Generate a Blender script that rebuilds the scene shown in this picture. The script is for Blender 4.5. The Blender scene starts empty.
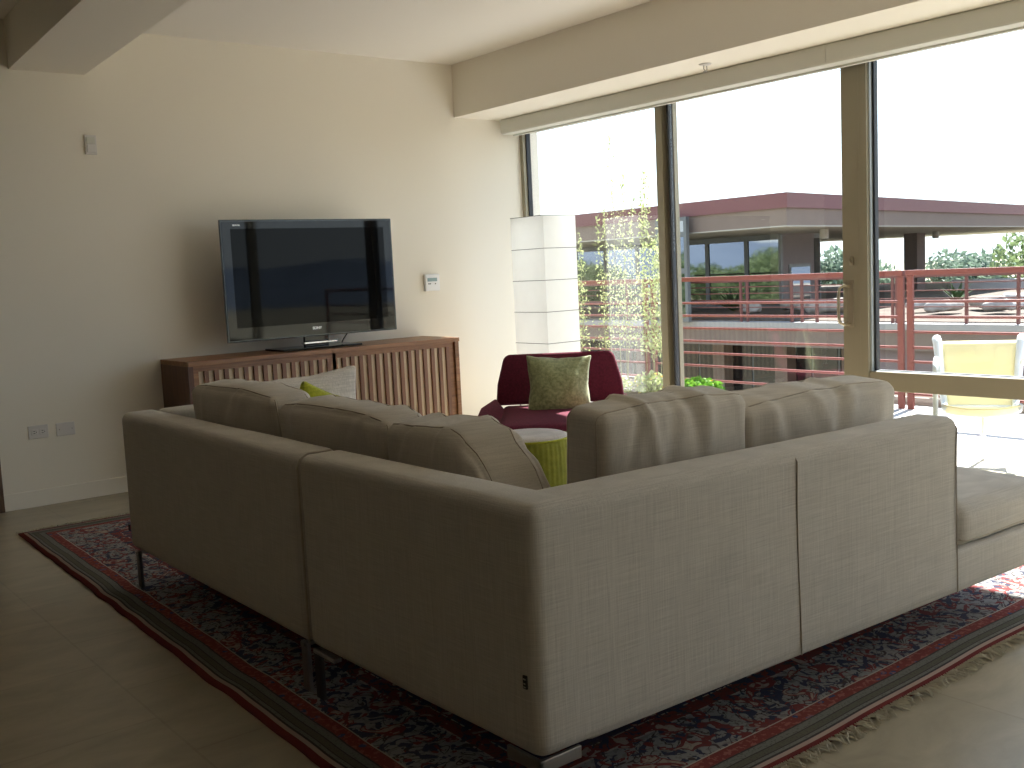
import bpy, math, random
from mathutils import Vector, Matrix, noise
R = math.radians
rnd = random.Random(7)
scene = bpy.context.scene
COL = scene.collection

# ------------------------------------------------------------------ materials
def mat(name, color=(.5, .5, .5), rough=.6, metal=0.0, spec=None, sheen=0.0, coat=0.0):
    m = bpy.data.materials.new(name); m.use_nodes = True
    b = m.node_tree.nodes['Principled BSDF']
    b.inputs['Base Color'].default_value = (*color, 1)
    b.inputs['Roughness'].default_value = rough
    b.inputs['Metallic'].default_value = metal
    if spec is not None: b.inputs['Specular IOR Level'].default_value = spec
    if sheen: b.inputs['Sheen Weight'].default_value = sheen
    if coat: b.inputs['Coat Weight'].default_value = coat
    return m

class NT:
    """small helper to wire shader nodes"""
    def __init__(self, m): self.m = m; self.t = m.node_tree; self.b = self.t.nodes.get('Principled BSDF')
    def n(self, typ, **kw):
        nd = self.t.nodes.new(typ)
        for k, v in kw.items(): setattr(nd, k, v)
        return nd
    def l(self, a, b): self.t.links.new(a, b)
    def val(self, sock, v):
        if isinstance(v, bpy.types.NodeSocket): self.l(v, sock)
        else: sock.default_value = v
    def math(self, op, a, b=0.0, c=0.0, clamp=False):
        nd = self.n('ShaderNodeMath', operation=op, use_clamp=clamp)
        self.val(nd.inputs[0], a); self.val(nd.inputs[1], b); self.val(nd.inputs[2], c)
        return nd.outputs[0]
    def coord(self, kind='Object', scale=(1, 1, 1), rot=(0, 0, 0)):
        tc = self.n('ShaderNodeTexCoord'); mp = self.n('ShaderNodeMapping')
        mp.inputs['Scale'].default_value = scale; mp.inputs['Rotation'].default_value = rot
        self.l(tc.outputs[kind], mp.inputs['Vector']); return mp.outputs[0]
    def noise(self, vec, scale=5, detail=3, rough=.5, dist=0):
        nd = self.n('ShaderNodeTexNoise'); self.l(vec, nd.inputs['Vector'])
        nd.inputs['Scale'].default_value = scale; nd.inputs['Detail'].default_value = detail
        nd.inputs['Roughness'].default_value = rough; nd.inputs['Distortion'].default_value = dist
        return nd.outputs['Fac']
    def ramp(self, fac, stops, const=False):
        nd = self.n('ShaderNodeValToRGB'); self.l(fac, nd.inputs['Fac'])
        cr = nd.color_ramp
        if const: cr.interpolation = 'CONSTANT'
        while len(cr.elements) < len(stops): cr.elements.new(.5)
        for e, (p, c) in zip(cr.elements, stops): e.position = p; e.color = (*c, 1)
        return nd.outputs['Color']
    def mix(self, fac, a, b, blend='MIX'):
        nd = self.n('ShaderNodeMix', data_type='RGBA', blend_type=blend)
        self.val(nd.inputs[0], fac)
        for s, v in ((nd.inputs[6], a), (nd.inputs[7], b)):
            if isinstance(v, bpy.types.NodeSocket): self.l(v, s)
            else: s.default_value = (*v, 1)
        return nd.outputs[2]
    def base(self, c): self.l(c, self.b.inputs['Base Color'])
    def bump(self, h, strength=.2, dist=.01):
        nd = self.n('ShaderNodeBump'); nd.inputs['Strength'].default_value = strength
        nd.inputs['Distance'].default_value = dist
        self.l(h, nd.inputs['Height']); self.l(nd.outputs[0], self.b.inputs['Normal'])

def mottled(name, c1, c2, scale=6, rough=.7, bump=0, metal=0, stretch=(1, 1, 1), detail=3, **kw):
    m = mat(name, c1, rough, metal, **kw); t = NT(m)
    f = t.noise(t.coord('Object', stretch), scale, detail)
    t.base(t.ramp(f, [(.3, c1), (.7, c2)]))
    if bump: t.bump(f, bump, .01)
    return m

def woven(name, c, dark=.72, light=1.12, thread=260, sheen=.15, bump=.25):
    """linen: thin stretched noise along both thread directions"""
    m = mat(name, c, .9, 0, spec=.15, sheen=sheen); t = NT(m)
    a = t.noise(t.coord('Object', (thread, thread, 9)), 1, 2)
    b = t.noise(t.coord('Object', (9, 9, thread)), 1, 2)
    big = t.noise(t.coord('Object'), 5, 2)
    s = t.math('ADD', t.math('MULTIPLY', a, .45), t.math('MULTIPLY', b, .45))
    s = t.math('ADD', s, t.math('MULTIPLY', big, .1))
    t.base(t.ramp(s, [(.36, tuple(x * dark for x in c)), (.64, tuple(min(1, x * light) for x in c))]))
    t.bump(s, bump, .002)
    return m

def paint(name, c, rough=.85):
    m = mat(name, c, rough, spec=.25); t = NT(m)
    f = t.noise(t.coord('Object'), 120, 2); t.bump(f, .05, .002)
    return m

M = {}
M['wall'] = paint('cream_paint', (.82, .78, .685))
M['ceil'] = paint('ceiling_paint', (.83, .80, .74))
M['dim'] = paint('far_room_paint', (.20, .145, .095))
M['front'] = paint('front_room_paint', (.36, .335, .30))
M['base'] = paint('skirting_paint', (.82, .78, .69), .6)
M['casing'] = mottled('brown_casing', (.10, .055, .03), (.16, .09, .05), 8, .5, stretch=(8, 8, 1))
M['linen'] = woven('beige_linen', (.52, .492, .45), thread=420, dark=.8, light=1.1)
M['linen2'] = woven('cushion_linen', (.52, .48, .42), thread=420, dark=.85, light=1.08)
M['pale'] = woven('pale_linen', (.62, .58, .53))
M['seam'] = mat('seam_thread', (.42, .375, .31), .9)
M['tag'] = mat('black_tag', (.015, .015, .015), .7)
M['tagthread'] = mat('tag_thread', (.4, .4, .38), .8)
M['steel'] = mat('brushed_steel', (.35, .34, .33), .35, 1.0)
M['darksteel'] = mat('dark_steel', (.10, .10, .10), .4, .8)
M['chrome'] = mat('chrome', (.75, .75, .76), .15, 1.0)
M['lime'] = woven('lime_fabric', (.36, .38, .03), thread=160)
M['limerib'] = mottled('lime_corduroy', (.17, .175, .012), (.25, .25, .022), 30, .9, .15)
M['pouftop'] = woven('grey_pouf_top', (.52, .47, .43))
M['maroon'] = mottled('maroon_wool', (.075, .004, .016), (.125, .008, .028), 90, .95, .1)
def velvet():
    m = mat('sage_velvet', (.24, .27, .12), .75, sheen=.4, spec=.2); t = NT(m)
    f = t.noise(t.coord('Object'), 55, 4, .65); g = t.noise(t.coord('Object'), 6, 2)
    c = t.ramp(f, [(.35, (.13, .15, .06)), (.65, (.36, .39, .20))])
    t.base(t.mix(t.math('MULTIPLY', g, .5), c, (.36, .38, .20))); t.bump(f, .3, .003); return m
M['velvet'] = velvet()
def wood(name, c1, c2, along='x'):
    m = mat(name, c1, .42); t = NT(m)
    sc = {'x': (1.2, 16, 16), 'z': (16, 16, 1.2), 'y': (16, 1.2, 16)}[along]
    f = t.noise(t.coord('Object', sc), 2.2, 5, .6, .6)
    t.base(t.ramp(f, [(.32, c1), (.68, c2)])); t.bump(f, .08, .003); return m
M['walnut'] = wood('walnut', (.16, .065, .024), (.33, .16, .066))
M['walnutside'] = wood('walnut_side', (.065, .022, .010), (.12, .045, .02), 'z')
M['slat'] = wood('walnut_slat', (.15, .06, .028), (.23, .10, .05), 'z')
M['cane'] = wood('tan_strip', (.54, .43, .27), (.66, .53, .35), 'z')
M['tvframe'] = mat('tv_black_gloss', (.005, .006, .007), .04, spec=.36)
M['tvglass'] = mat('tv_glass_edge', (.05, .06, .065), .12, .2)
M['tvscreen'] = mat('tv_screen', (.003, .0035, .004), .03, spec=.12)
M['logo'] = mat('logo_silver', (.7, .7, .7), .3, .7)
M['plate'] = mat('white_plastic', (.66, .64, .62), .45)
M['white'] = mat('thermostat_white', (.82, .83, .84), .4)
M['lcd'] = mat('lcd_grey', (.30, .42, .44), .2)
M['slot'] = mat('socket_slot', (.02, .02, .02), .6)
M['blind'] = paint('blind_cassette_grey', (.62, .62, .56), .55)
M['bronze'] = mat('bronze_anodized', (.30, .27, .195), .45, .25)
M['gasket'] = mat('black_gasket', (.02, .022, .026), .5)
M['beadal'] = mat('pale_bead', (.55, .60, .62), .4, .5)
M['handle'] = mat('handle_metal', (.42, .37, .28), .35, .7)
M['redrail'] = mat('rust_red_paint', (.18, .045, .033), .5)
M['redfar'] = mat('rust_red_far', (.13, .038, .032), .6)
M['frame_white'] = mat('white_powder_coat', (.70, .74, .78), .4)
M['sling'] = mat('yellow_mesh', (.90, .82, .50), .85)
M['soil'] = mottled('soil', (.06, .04, .025), (.10, .07, .045), 20, .95)
M['planter'] = mottled('planter_concrete', (.30, .27, .24), (.36, .33, .30), 8, .9)
def tile(name, c1, c2, grout, bw, bh, off, loc=(0, 0), rot90=True, gap=.004, rough=.35):
    m = mat(name, c1, rough, spec=.35); t = NT(m)
    tc = t.n('ShaderNodeTexCoord'); mp = t.n('ShaderNodeMapping')
    mp.vector_type = 'TEXTURE'
    mp.inputs['Location'].default_value = (loc[0], loc[1], 0)
    if rot90: mp.inputs['Rotation'].default_value = (0, 0, R(90))
    t.l(tc.outputs['Object'], mp.inputs['Vector'])
    br = t.n('ShaderNodeTexBrick'); t.l(mp.outputs[0], br.inputs['Vector'])
    br.offset = off; br.squash = 1
    br.inputs['Scale'].default_value = 1; br.inputs['Brick Width'].default_value = bw
    br.inputs['Row Height'].default_value = bh; br.inputs['Mortar Size'].default_value = gap
    br.inputs['Mortar Smooth'].default_value = .2; br.inputs['Bias'].default_value = 0
    br.inputs['Color1'].default_value = (*c1, 1); br.inputs['Color2'].default_value = (*c2, 1)
    br.inputs['Mortar'].default_value = (*grout, 1)
    v = t.noise(t.coord('Object', (1.0, 2.2, 1)), 3.5, 6, .62, .5)
    t.base(t.mix(.55, br.outputs['Color'], t.ramp(v, [(.3, tuple(x * .62 for x in c1)), (.7, tuple(min(1, x * 1.18) for x in c1))])))
    t.bump(t.math('SUBTRACT', v, t.math('MULTIPLY', br.outputs['Fac'], 2.0)), .06, .003)
    return m
M['floor'] = tile('travertine', (.41, .365, .275), (.365, .325, .24), (.29, .25, .185), .55, .55, .5, (.92, 3.13))
M['paver'] = tile('white_paver', (.50, .485, .475), (.47, .455, .445), (.30, .27, .25), .6, .6, 0, (5.9, 3.0), rough=.8, gap=.008)

def glass(name, tint=(.97, .985, .98), f0=.075, extra=1.0):
    m = bpy.data.materials.new(name); m.use_nodes = True; t = NT(m)
    t.t.nodes.remove(t.b)
    out = t.t.nodes['Material Output']
    g = t.n('ShaderNodeNewGeometry')
    d = t.n('ShaderNodeVectorMath', operation='DOT_PRODUCT'); t.l(g.outputs['Incoming'], d.inputs[0]); t.l(g.outputs['Normal'], d.inputs[1])
    c = t.math('ABSOLUTE', d.outputs['Value'])
    p = t.math('POWER', t.math('SUBTRACT', 1.0, c), 5.0)
    f = t.math('ADD', f0, t.math('MULTIPLY', p, 1 - f0))
    tr = t.n('ShaderNodeBsdfTransparent'); tr.inputs[0].default_value = (*tint, 1)
    gl = t.n('ShaderNodeBsdfGlossy'); gl.inputs['Roughness'].default_value = 0.0
    mx = t.n('ShaderNodeMixShader'); t.l(f, mx.inputs[0]); t.l(tr.outputs[0], mx.inputs[1]); t.l(gl.outputs[0], mx.inputs[2])
    t.l(mx.outputs[0], out.inputs['Surface']); return m
M['glass'] = glass('window_glass')
M['darkglass'] = mat('far_tinted_glass', (.012, .02, .024), .03, spec=1.0)
M['darkglass'].node_tree.nodes['Principled BSDF'].inputs['IOR'].default_value = 2.2
M['lowglass'] = mat('lower_dark_glass', (.012, .012, .014), .12)

def paper():
    m = mat('rice_paper', (.86, .86, .84), .9); t = NT(m)
    out = t.t.nodes['Material Output']
    tl = t.n('ShaderNodeBsdfTranslucent'); tl.inputs[0].default_value = (.86, .87, .86, 1)
    f = t.noise(t.coord('Object', (1, 1, 1)), 9, 4)
    t.base(t.ramp(f, [(.3, (.82, .82, .80)), (.7, (.88, .88, .86))]))
    mx = t.n('ShaderNodeMixShader'); mx.inputs[0].default_value = .44
    t.l(t.b.outputs[0], mx.inputs[1]); t.l(tl.outputs[0], mx.inputs[2]); t.l(mx.outputs[0], out.inputs['Surface']); return m
M['paper'] = paper()
M['wire'] = mat('lamp_wire', (.10, .10, .10), .6)

def leaf(name, c1, c2):
    m = mat(name, c1, .6, spec=.2); t = NT(m)
    out = t.t.nodes['Material Output']
    f = t.noise(t.coord('Object'), 14, 2)
    col = t.ramp(f, [(.3, c1), (.7, c2)]); t.base(col)
    tl = t.n('ShaderNodeBsdfTranslucent'); t.l(col, tl.inputs[0])
    mx = t.n('ShaderNodeMixShader'); mx.inputs[0].default_value = .4
    t.l(t.b.outputs[0], mx.inputs[1]); t.l(tl.outputs[0], mx.inputs[2]); t.l(mx.outputs[0], out.inputs['Surface']); return m
M['leaf_lime'] = leaf('leaf_yellow_green', (.30, .36, .13), (.48, .52, .27))
M['leaf_green'] = leaf('leaf_green', (.07, .20, .02), (.16, .34, .04))
M['leaf_dark'] = leaf('leaf_dark', (.05, .09, .04), (.10, .16, .07))
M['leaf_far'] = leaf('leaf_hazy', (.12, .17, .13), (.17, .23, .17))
M['leaf_olive'] = leaf('leaf_olive', (.13, .18, .08), (.19, .25, .12))
M['petal_white'] = leaf('petal_pink_white', (.80, .68, .70), (.9, .84, .82))
M['petal_yellow'] = leaf('petal_yellow', (.85, .55, .03), (.9, .66, .06))
M['bark'] = mottled('bark', (.12, .085, .055), (.20, .15, .10), 20, .9)
M['stem'] = mat('green_stem', (.24, .24, .12), .8)
M['roofred'] = mat('roof_red_paint', (.13, .040, .046), .6)
M['stucco'] = mottled('taupe_stucco', (.165, .128, .11), (.185, .143, .122), 3, .9)
M['stuccodark'] = mottled('mauve_stucco', (.155, .125, .13), (.175, .142, .145), 3, .9)
M['soffitpaint'] = mat('soffit_paint', (.36, .345, .31), .8)
M['slabedge'] = mat('slab_edge_pale', (.30, .29, .285), .8)
M['greyframe'] = mat('grey_window_frame', (.12, .13, .135), .5, .2)
M['column'] = mottled('column_paint', (.13, .095, .09), (.16, .12, .11), 3, .85)
M['gravel'] = mottled('terrace_gravel', (.055, .038, .028), (.14, .11, .085), 3, .95, detail=6)
M['rock'] = mottled('pale_rock', (.22, .20, .18), (.46, .43, .40), 5, .9, .3)
M['palewall'] = mat('pale_parapet', (.62, .59, .58), .8)
M['ground'] = mottled('desert_ground', (.26, .23, .15), (.34, .31, .22), .06, .95)
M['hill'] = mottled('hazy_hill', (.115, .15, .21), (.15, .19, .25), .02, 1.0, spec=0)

def rugmat(W, L):
    m = mat('persian_rug', (.2, .1, .1), .95, spec=.1); t = NT(m)
    uv = t.n('ShaderNodeTexCoord').outputs['UV']
    sp = t.n('ShaderNodeSeparateXYZ'); t.l(uv, sp.inputs[0])
    u, v = sp.outputs[0], sp.outputs[1]
    d = t.math('MULTIPLY', t.math('MINIMUM', t.math('MINIMUM', u, t.math('SUBTRACT', W, u)), t.math('MINIMUM', v, t.math('SUBTRACT', L, v))), 2.25)
    red, pink = (.14, .028, .026), (.36, .27, .23)
    gry, oli, drk, crm = (.17, .17, .15), (.115, .115, .085), (.06, .05, .05), (.42, .38, .33)
    grd = (.27, .27, .26); fld = (.06, .05, .09)
    stops = [(0, red), (.045, pink), (.075, drk), (.09, gry), (.115, drk), (.125, oli), (.165, drk), (.175, gry), (.225, drk),
             (.235, (.20, .05, .045)), (.325, crm), (.337, grd), (.75, crm), (.765, (.20, .05, .045)), (.86, crm), (.875, fld)]
    base = t.ramp(d, stops, True)
    # motifs: rosettes and leafy scrolls
    def vor(scale, feature='F1', out='Distance'):
        nd = t.n('ShaderNodeTexVoronoi', feature=feature); nd.inputs['Scale'].default_value = scale
        nz = t.n('ShaderNodeTexNoise'); nz.inputs['Scale'].default_value = 12; t.l(uv, nz.inputs['Vector'])
        ad = t.n('ShaderNodeVectorMath', operation='MULTIPLY_ADD'); t.l(nz.outputs['Color'], ad.inputs[0])
        ad.inputs[1].default_value = (.06, .06, 0); t.l(uv, ad.inputs[2]); t.l(ad.outputs[0], nd.inputs['Vector'])
        return nd.outputs[out]
    wide = t.math('GREATER_THAN', d, .337)
    mpn = t.n('ShaderNodeMapping'); mpn.inputs['Location'].default_value = (7.3, 2.1, 0); t.l(uv, mpn.inputs['Vector'])
    n1 = t.noise(uv, 15, 2.5, .5, 1.2); n2 = t.noise(mpn.outputs[0], 17, 2.5, .5, 1.5); n3 = t.noise(mpn.outputs[0], 11, 2, .5, 2.0)
    speck = t.math('GREATER_THAN', t.noise(uv, 60, 2), .56)
    redband = t.math('MULTIPLY', t.math('GREATER_THAN', d, .237), t.math('LESS_THAN', d, .322))
    ln = t.math('LESS_THAN', t.math('ABSOLUTE', t.math('SUBTRACT', n3, .5)), .022)
    c = t.mix(t.math('MULTIPLY', wide, ln), base, (.07, .055, .055))
    c = t.mix(t.math('MULTIPLY', wide, t.math('GREATER_THAN', n2, .545)), c, (.045, .05, .085))
    c = t.mix(t.math('MULTIPLY', wide, t.math('GREATER_THAN', n1, .555)), c, (.19, .045, .045))
    c = t.mix(t.math('MULTIPLY', wide, t.math('GREATER_THAN', n1, .635)), c, (.36, .30, .25))
    c = t.mix(t.math('MULTIPLY', t.math('MULTIPLY', wide, speck), .35), c, (.10, .07, .075))
    small = t.math('LESS_THAN', vor(22), .24)
    c = t.mix(t.math('MULTIPLY', redband, small), c, (.05, .07, .15))
    c = t.mix(t.math('MULTIPLY', t.math('MULTIPLY', redband, speck), .5), c, (.40, .17, .13))
    st = t.math('GREATER_THAN', t.noise(uv, 140, 1), .6)
    mid = t.math('MULTIPLY', t.math('GREATER_THAN', d, .09), t.math('LESS_THAN', d, .235))
    c = t.mix(t.math('MULTIPLY', t.math('MULTIPLY', st, mid), .5), c, (.07, .05, .05))
    t.base(c); t.bump(t.noise(uv, 350, 2), .25, .003)
    return m

# ------------------------------------------------------------------ mesh builder
class MB:
    def __init__(self): self.v = []; self.f = []; self.mi = []; self.cur = 0; self.uv = None
    def add(self, vs, fs):
        o = len(self.v); self.v += [tuple(p) for p in vs]
        for f in fs: self.f.append(tuple(o + i for i in f)); self.mi.append(self.cur)
    def m(self, i): self.cur = i; return self
    def box(self, x0, y0, z0, x1, y1, z1, rot=None):
        vs = [(x, y, z) for z in (z0, z1) for y in (y0, y1) for x in (x0, x1)]
        if rot: vs = [tuple(rot @ Vector(p)) for p in vs]
        self.add(vs, [(0, 2, 3, 1), (4, 5, 7, 6), (0, 1, 5, 4), (2, 6, 7, 3), (0, 4, 6, 2), (1, 3, 7, 5)]); return self
    def prism(self, poly, z0, z1):
        n = len(poly); a = sum(poly[i][0] * poly[(i + 1) % n][1] - poly[(i + 1) % n][0] * poly[i][1] for i in range(n))
        if a < 0: poly = poly[::-1]
        self.add([(x, y, z0) for x, y in poly] + [(x, y, z1) for x, y in poly],
                 [tuple(range(n))[::-1], tuple(range(n, 2 * n))] + [(i, (i + 1) % n, n + (i + 1) % n, n + i) for i in range(n)]); return self
    def tube(self, pts, r, n=8, closed=False):
        pts = [Vector(p) for p in pts]; N = len(pts)
        rs = r if isinstance(r, (list, tuple)) else [r] * N
        vs = []; up = None
        for i, p in enumerate(pts):
            if closed: t = pts[(i + 1) % N] - pts[i - 1]
            else: t = pts[min(i + 1, N - 1)] - pts[max(i - 1, 0)]
            t.normalize()
            if up is None: up = Vector((0, 0, 1)) if abs(t.z) < .9 else Vector((1, 0, 0))
            a = t.cross(up)
            if a.length < 1e-5: a = t.cross(Vector((0, 1, 0)))
            a.normalize(); b = t.cross(a); b.normalize(); up = -b if (-b).dot(up) > 0 else b
            a = t.cross(up).normalized(); b = up
            for k in range(n):
                an = 2 * math.pi * k / n; vs.append(p + (a * math.cos(an) + b * math.sin(an)) * rs[i])
        fs = []
        for i in range(N if closed else N - 1):
            j = (i + 1) % N
            for k in range(n):
                fs.append((i * n + k, i * n + (k + 1) % n, j * n + (k + 1) % n, j * n + k))
        if not closed: fs += [tuple(range(n))[::-1], tuple((N - 1) * n + k for k in range(n))]
        self.add(vs, fs); return self
    def lathe(self, prof, n=32, c=(0, 0)):
        vs = []; m = len(prof)
        for r, z in prof:
            for k in range(n):
                a = 2 * math.pi * k / n; vs.append((c[0] + r * math.cos(a), c[1] + r * math.sin(a), z))
        fs = [(i * n + k, i * n + (k + 1) % n, (i + 1) * n + (k + 1) % n, (i + 1) * n + k) for i in range(m - 1) for k in range(n)]
        fs += [tuple(range(n))[::-1], tuple((m - 1) * n + k for k in range(n))]
        self.add(vs, fs); return self
    def build(self, name, mats, parent=None, smooth=False, bevel=0, label=None, loc=None):
        me = bpy.data.meshes.new(name); me.from_pydata(self.v, [], self.f); me.update()
        if not isinstance(mats, (list, tuple)): mats = [mats]
        for mm in mats: me.materials.append(mm)
        if len(mats) > 1:
            for p, i in zip(me.polygons, self.mi): p.material_index = i
        if smooth: me.polygons.foreach_set('use_smooth', [True] * len(me.polygons))
        o = bpy.data.objects.new(name, me); COL.objects.link(o)
        if parent is not None: o.parent = parent
        if loc is not None: o.location = loc
        if bevel:
            b = o.modifiers.new('bevel', 'BEVEL'); b.width = bevel; b.segments = 3; b.limit_method = 'ANGLE'; b.angle_limit = R(40)
            if smooth is None or smooth:
                pass
        if label: o['label'] = label
        return o

def thing(name, label, cat, loc=(0, 0, 0), rz=0, group=None):
    o = bpy.data.objects.new(name, None); COL.objects.link(o)
    o.location = loc; o.rotation_euler = (0, 0, R(rz)); o.empty_display_size = .1
    o['label'] = label; o['category'] = cat
    if group: o['group'] = group
    return o
def tag(o, label, cat, group=None, kind=None):
    o['label'] = label; o['category'] = cat
    if group: o['group'] = group
    if kind: o['kind'] = kind
    return o
def struct(o): o['kind'] = 'structure'; return o

def axis_pts(h, r, k, m):
    r = min(r, h * .98)
    a = [-h + r * i / k for i in range(k)] + [(-h + r) + (2 * (h - r)) * i / m for i in range(m + 1)] + [h - r + r * i / k for i in range(1, k + 1)]
    return a
def rbox(mb, size, r=.03, seg=(6, 6, 6), k=3, bulge=(0, 0, 0), wr=0, wf=6, seed=0, xf=None, fn=None):
    """rounded, puffed, slightly wrinkled upholstery block centred on its origin"""
    h = [s / 2 for s in size]; rr = min(r, min(h) * .98)
    ax = [axis_pts(h[i], rr, k, seg[i]) for i in range(3)]
    so = Vector((seed * 3.1, seed * 1.7, seed * 5.3))
    def mp(q):
        q = Vector(q); inn = Vector([max(-(h[i] - rr), min(h[i] - rr, q[i])) for i in range(3)])
        d = q - inn; p = inn + (d.normalized() * rr if d.length > 1e-9 else d)
        u = [q[i] / h[i] for i in range(3)]
        w = [max(0, 1 - u[i] ** 2) for i in range(3)]
        p.x += bulge[0] * u[0] * w[1] * w[2]; p.y += bulge[1] * u[1] * w[0] * w[2]; p.z += bulge[2] * u[2] * w[0] * w[1]
        if fn: p = fn(p, u)
        if wr:
            p += noise.noise_vector((p + so) * wf) * wr + noise.noise_vector((p + so) * wf * 2.7) * wr * .4
        if xf: p = xf @ p
        return p
    idx = {}; vs = []; fs = []
    def vid(i, j, l):
        key = (i, j, l)
        if key not in idx:
            idx[key] = len(vs); vs.append(mp((ax[0][i], ax[1][j], ax[2][l])))
        return idx[key]
    n = [len(a) - 1 for a in ax]
    for a, b, c in ((0, 1, 2), (1, 2, 0), (2, 0, 1)):
        for side in (0, n[a]):
            for i in range(n[b]):
                for j in range(n[c]):
                    q = []
                    for (ii, jj) in ((i, j), (i + 1, j), (i + 1, j + 1), (i, j + 1)):
                        t = [0, 0, 0]; t[a] = side; t[b] = ii; t[c] = jj; q.append(vid(*t))
                    fs.append(tuple(q) if side else tuple(q[::-1]))
    mb.add(vs, fs)
    return mp, h, rr

def loop_on(mp, h, axis, frac, n=14):
    """closed path round the block on the side faces, at a fixed place along one axis"""
    b, c = [(1, 2), (2, 0), (0, 1)][axis]
    pts = []
    cor = [(-1, -1), (1, -1), (1, 1), (-1, 1)]
    for e in range(4):
        p0, p1 = cor[e], cor[(e + 1) % 4]
        for i in range(n):
            s = i / n; q = [0, 0, 0]; q[axis] = h[axis] * frac
            q[b] = h[b] * (p0[0] + (p1[0] - p0[0]) * s); q[c] = h[c] * (p0[1] + (p1[1] - p0[1]) * s)
            pts.append(mp(q))
    return pts

def TR(loc, rz=0, rx=0, ry=0):
    return Matrix.Translation(loc) @ Matrix.Rotation(R(rz), 4, 'Z') @ Matrix.Rotation(R(rx), 4, 'X') @ Matrix.Rotation(R(ry), 4, 'Y')

# ------------------------------------------------------------------ camera (solved from the photograph)
cam = bpy.data.cameras.new('camera'); cam.sensor_fit = 'HORIZONTAL'; cam.sensor_width = 36
cam.lens = 36 * 1040 / 1024; cam.clip_end = 2000
co = bpy.data.objects.new('camera', cam); COL.objects.link(co)
yaw, pitch, roll = R(38.14), R(-6.17), R(2.72)
f = Vector((math.sin(yaw) * math.cos(pitch), math.cos(yaw) * math.cos(pitch), math.sin(pitch)))
r0 = Vector((math.cos(yaw), -math.sin(yaw), 0)); d0 = f.cross(r0)
rt = r0 * math.cos(roll) + d0 * math.sin(roll); dn = d0 * math.cos(roll) - r0 * math.sin(roll)
mw = Matrix((( rt.x, -dn.x, -f.x, 0), (rt.y, -dn.y, -f.y, 0), (rt.z, -dn.z, -f.z, 1.2), (0, 0, 0, 1)))
co.matrix_world = mw
scene.camera = co

# ------------------------------------------------------------------ the room
YW = 6.262; CEIL = 2.697
struct(MB().box(-4.2, -3.2, -.2, 5.28, YW, 0).build('floor', M['floor']))
struct(MB().box(-4.2, -3.2, CEIL, 5.28, YW + .15, CEIL + .25).build('ceiling', M['ceil']))
struct(MB().box(1.275, YW, 0, 5.28, YW + .15, CEIL).build('wall_back', M['wall']))
w = MB().box(-4.2, YW, 2.1, 1.275, YW + .15, CEIL).box(-4.2, YW, 0, .3, YW + .15, 2.1)
struct(w.build('wall_back_left', M['wall']))
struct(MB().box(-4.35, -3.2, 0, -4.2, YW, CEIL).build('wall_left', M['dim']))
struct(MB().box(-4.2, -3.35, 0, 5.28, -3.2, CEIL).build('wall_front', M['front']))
struct(MB().box(1.275, YW - .012, 0, 5.08, YW, .095).build('baseboard_back', M['base'], bevel=.003))
# brown door in the left part of the far wall
d2 = struct(MB().box(1.20, YW - .02, 0, 1.275, YW + .15, 2.1).box(.3, YW - .02, 0, .375, YW + .15, 2.1).box(.3, YW - .02, 2.03, 1.275, YW + .15, 2.1).build('door_2', M['casing']))
MB().box(.375, YW + .05, 0, 1.20, YW + .09, 2.03).build('door_leaf', M['casing'], d2)
struct(MB().box(4.498, -3.2, 2.326, 5.28, YW, CEIL).build('trim_1', M['wall']))
def bx(y, s): return (1.517 + .0416 * (y - YW)) if s == 0 else (1.918 + .0435 * (y - YW))
struct(MB().prism([(bx(YW, 0), YW), (bx(YW, 1), YW), (bx(-3.2, 1), -3.2), (bx(-3.2, 0), -3.2)], 2.43, CEIL).build('trim_2', M['wall']))

# window wall: fixed pane, sliding door, fixed pane over a low light
XI = 5.10; XO = 5.20
fr = MB().box(XI, 6.225, 0, XI + .065, YW, 2.326).box(XI, 4.79, 0, XO, 4.85, 2.326).box(XI, 4.85, 0, XO, 6.225, .09).box(XI, 4.85, 2.24, XO, 6.225, 2.326)
w1 = struct(fr.build('window_1', M['bronze'], bevel=.003))
MB().box(XI + .045, 4.85, .09, XI + .053, 6.225, 2.24).build('glass_pane', M['glass'], w1)
g = MB()
for y0, y1 in ((4.85, 4.862), (6.215, 6.225)): g.box(XI + .03, y0, .09, XI + .068, y1, 2.24)
g.build('gasket', M['gasket'], w1)
dr = MB().box(XI, 3.335, 0, XI + .045, 3.445, 2.326).box(XI + .05, 4.735, 0, XO - .01, 4.79, 2.326).box(XI + .01, 3.445, 0, XI + .045, 4.735, .07).box(XI + .01, 3.445, 2.25, XI + .045, 4.735, 2.326)
dr1 = struct(dr.build('door_1', M['bronze'], bevel=.003))
MB().box(XI + .024, 3.445, .07, XI + .032, 4.735, 2.25).build('glass_pane', M['glass'], dr1)
MB().box(XI + .012, 4.738, .06, XI + .046, 4.752, 2.25).box(XI + .012, 3.445, .06, XI + .044, 3.452, 2.25).build('gasket', M['gasket'], dr1)
h = MB().box(XI - .006, 3.376, .80, XI, 3.412, 1.06)
hd = h.build('handle_plate', M['handle'], dr1, bevel=.002)
MB().tube([(XI - .004, 3.40, 1.03), (XI - .03, 3.42, 1.035), (XI - .048, 3.437, 1.02), (XI - .052, 3.44, .96), (XI - .052, 3.44, .88), (XI - .048, 3.437, .83), (XI - .03, 3.42, .815), (XI - .004, 3.40, .82)], .009, 8).build('handle', M['handle'], hd, smooth=True)
MB().box(XI - .012, 3.372, 1.145, XI, 3.398, 1.19).box(XI - .026, 3.380, 1.160, XI - .012, 3.391, 1.178).build('latch', M['handle'], dr1, bevel=.003)
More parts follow.
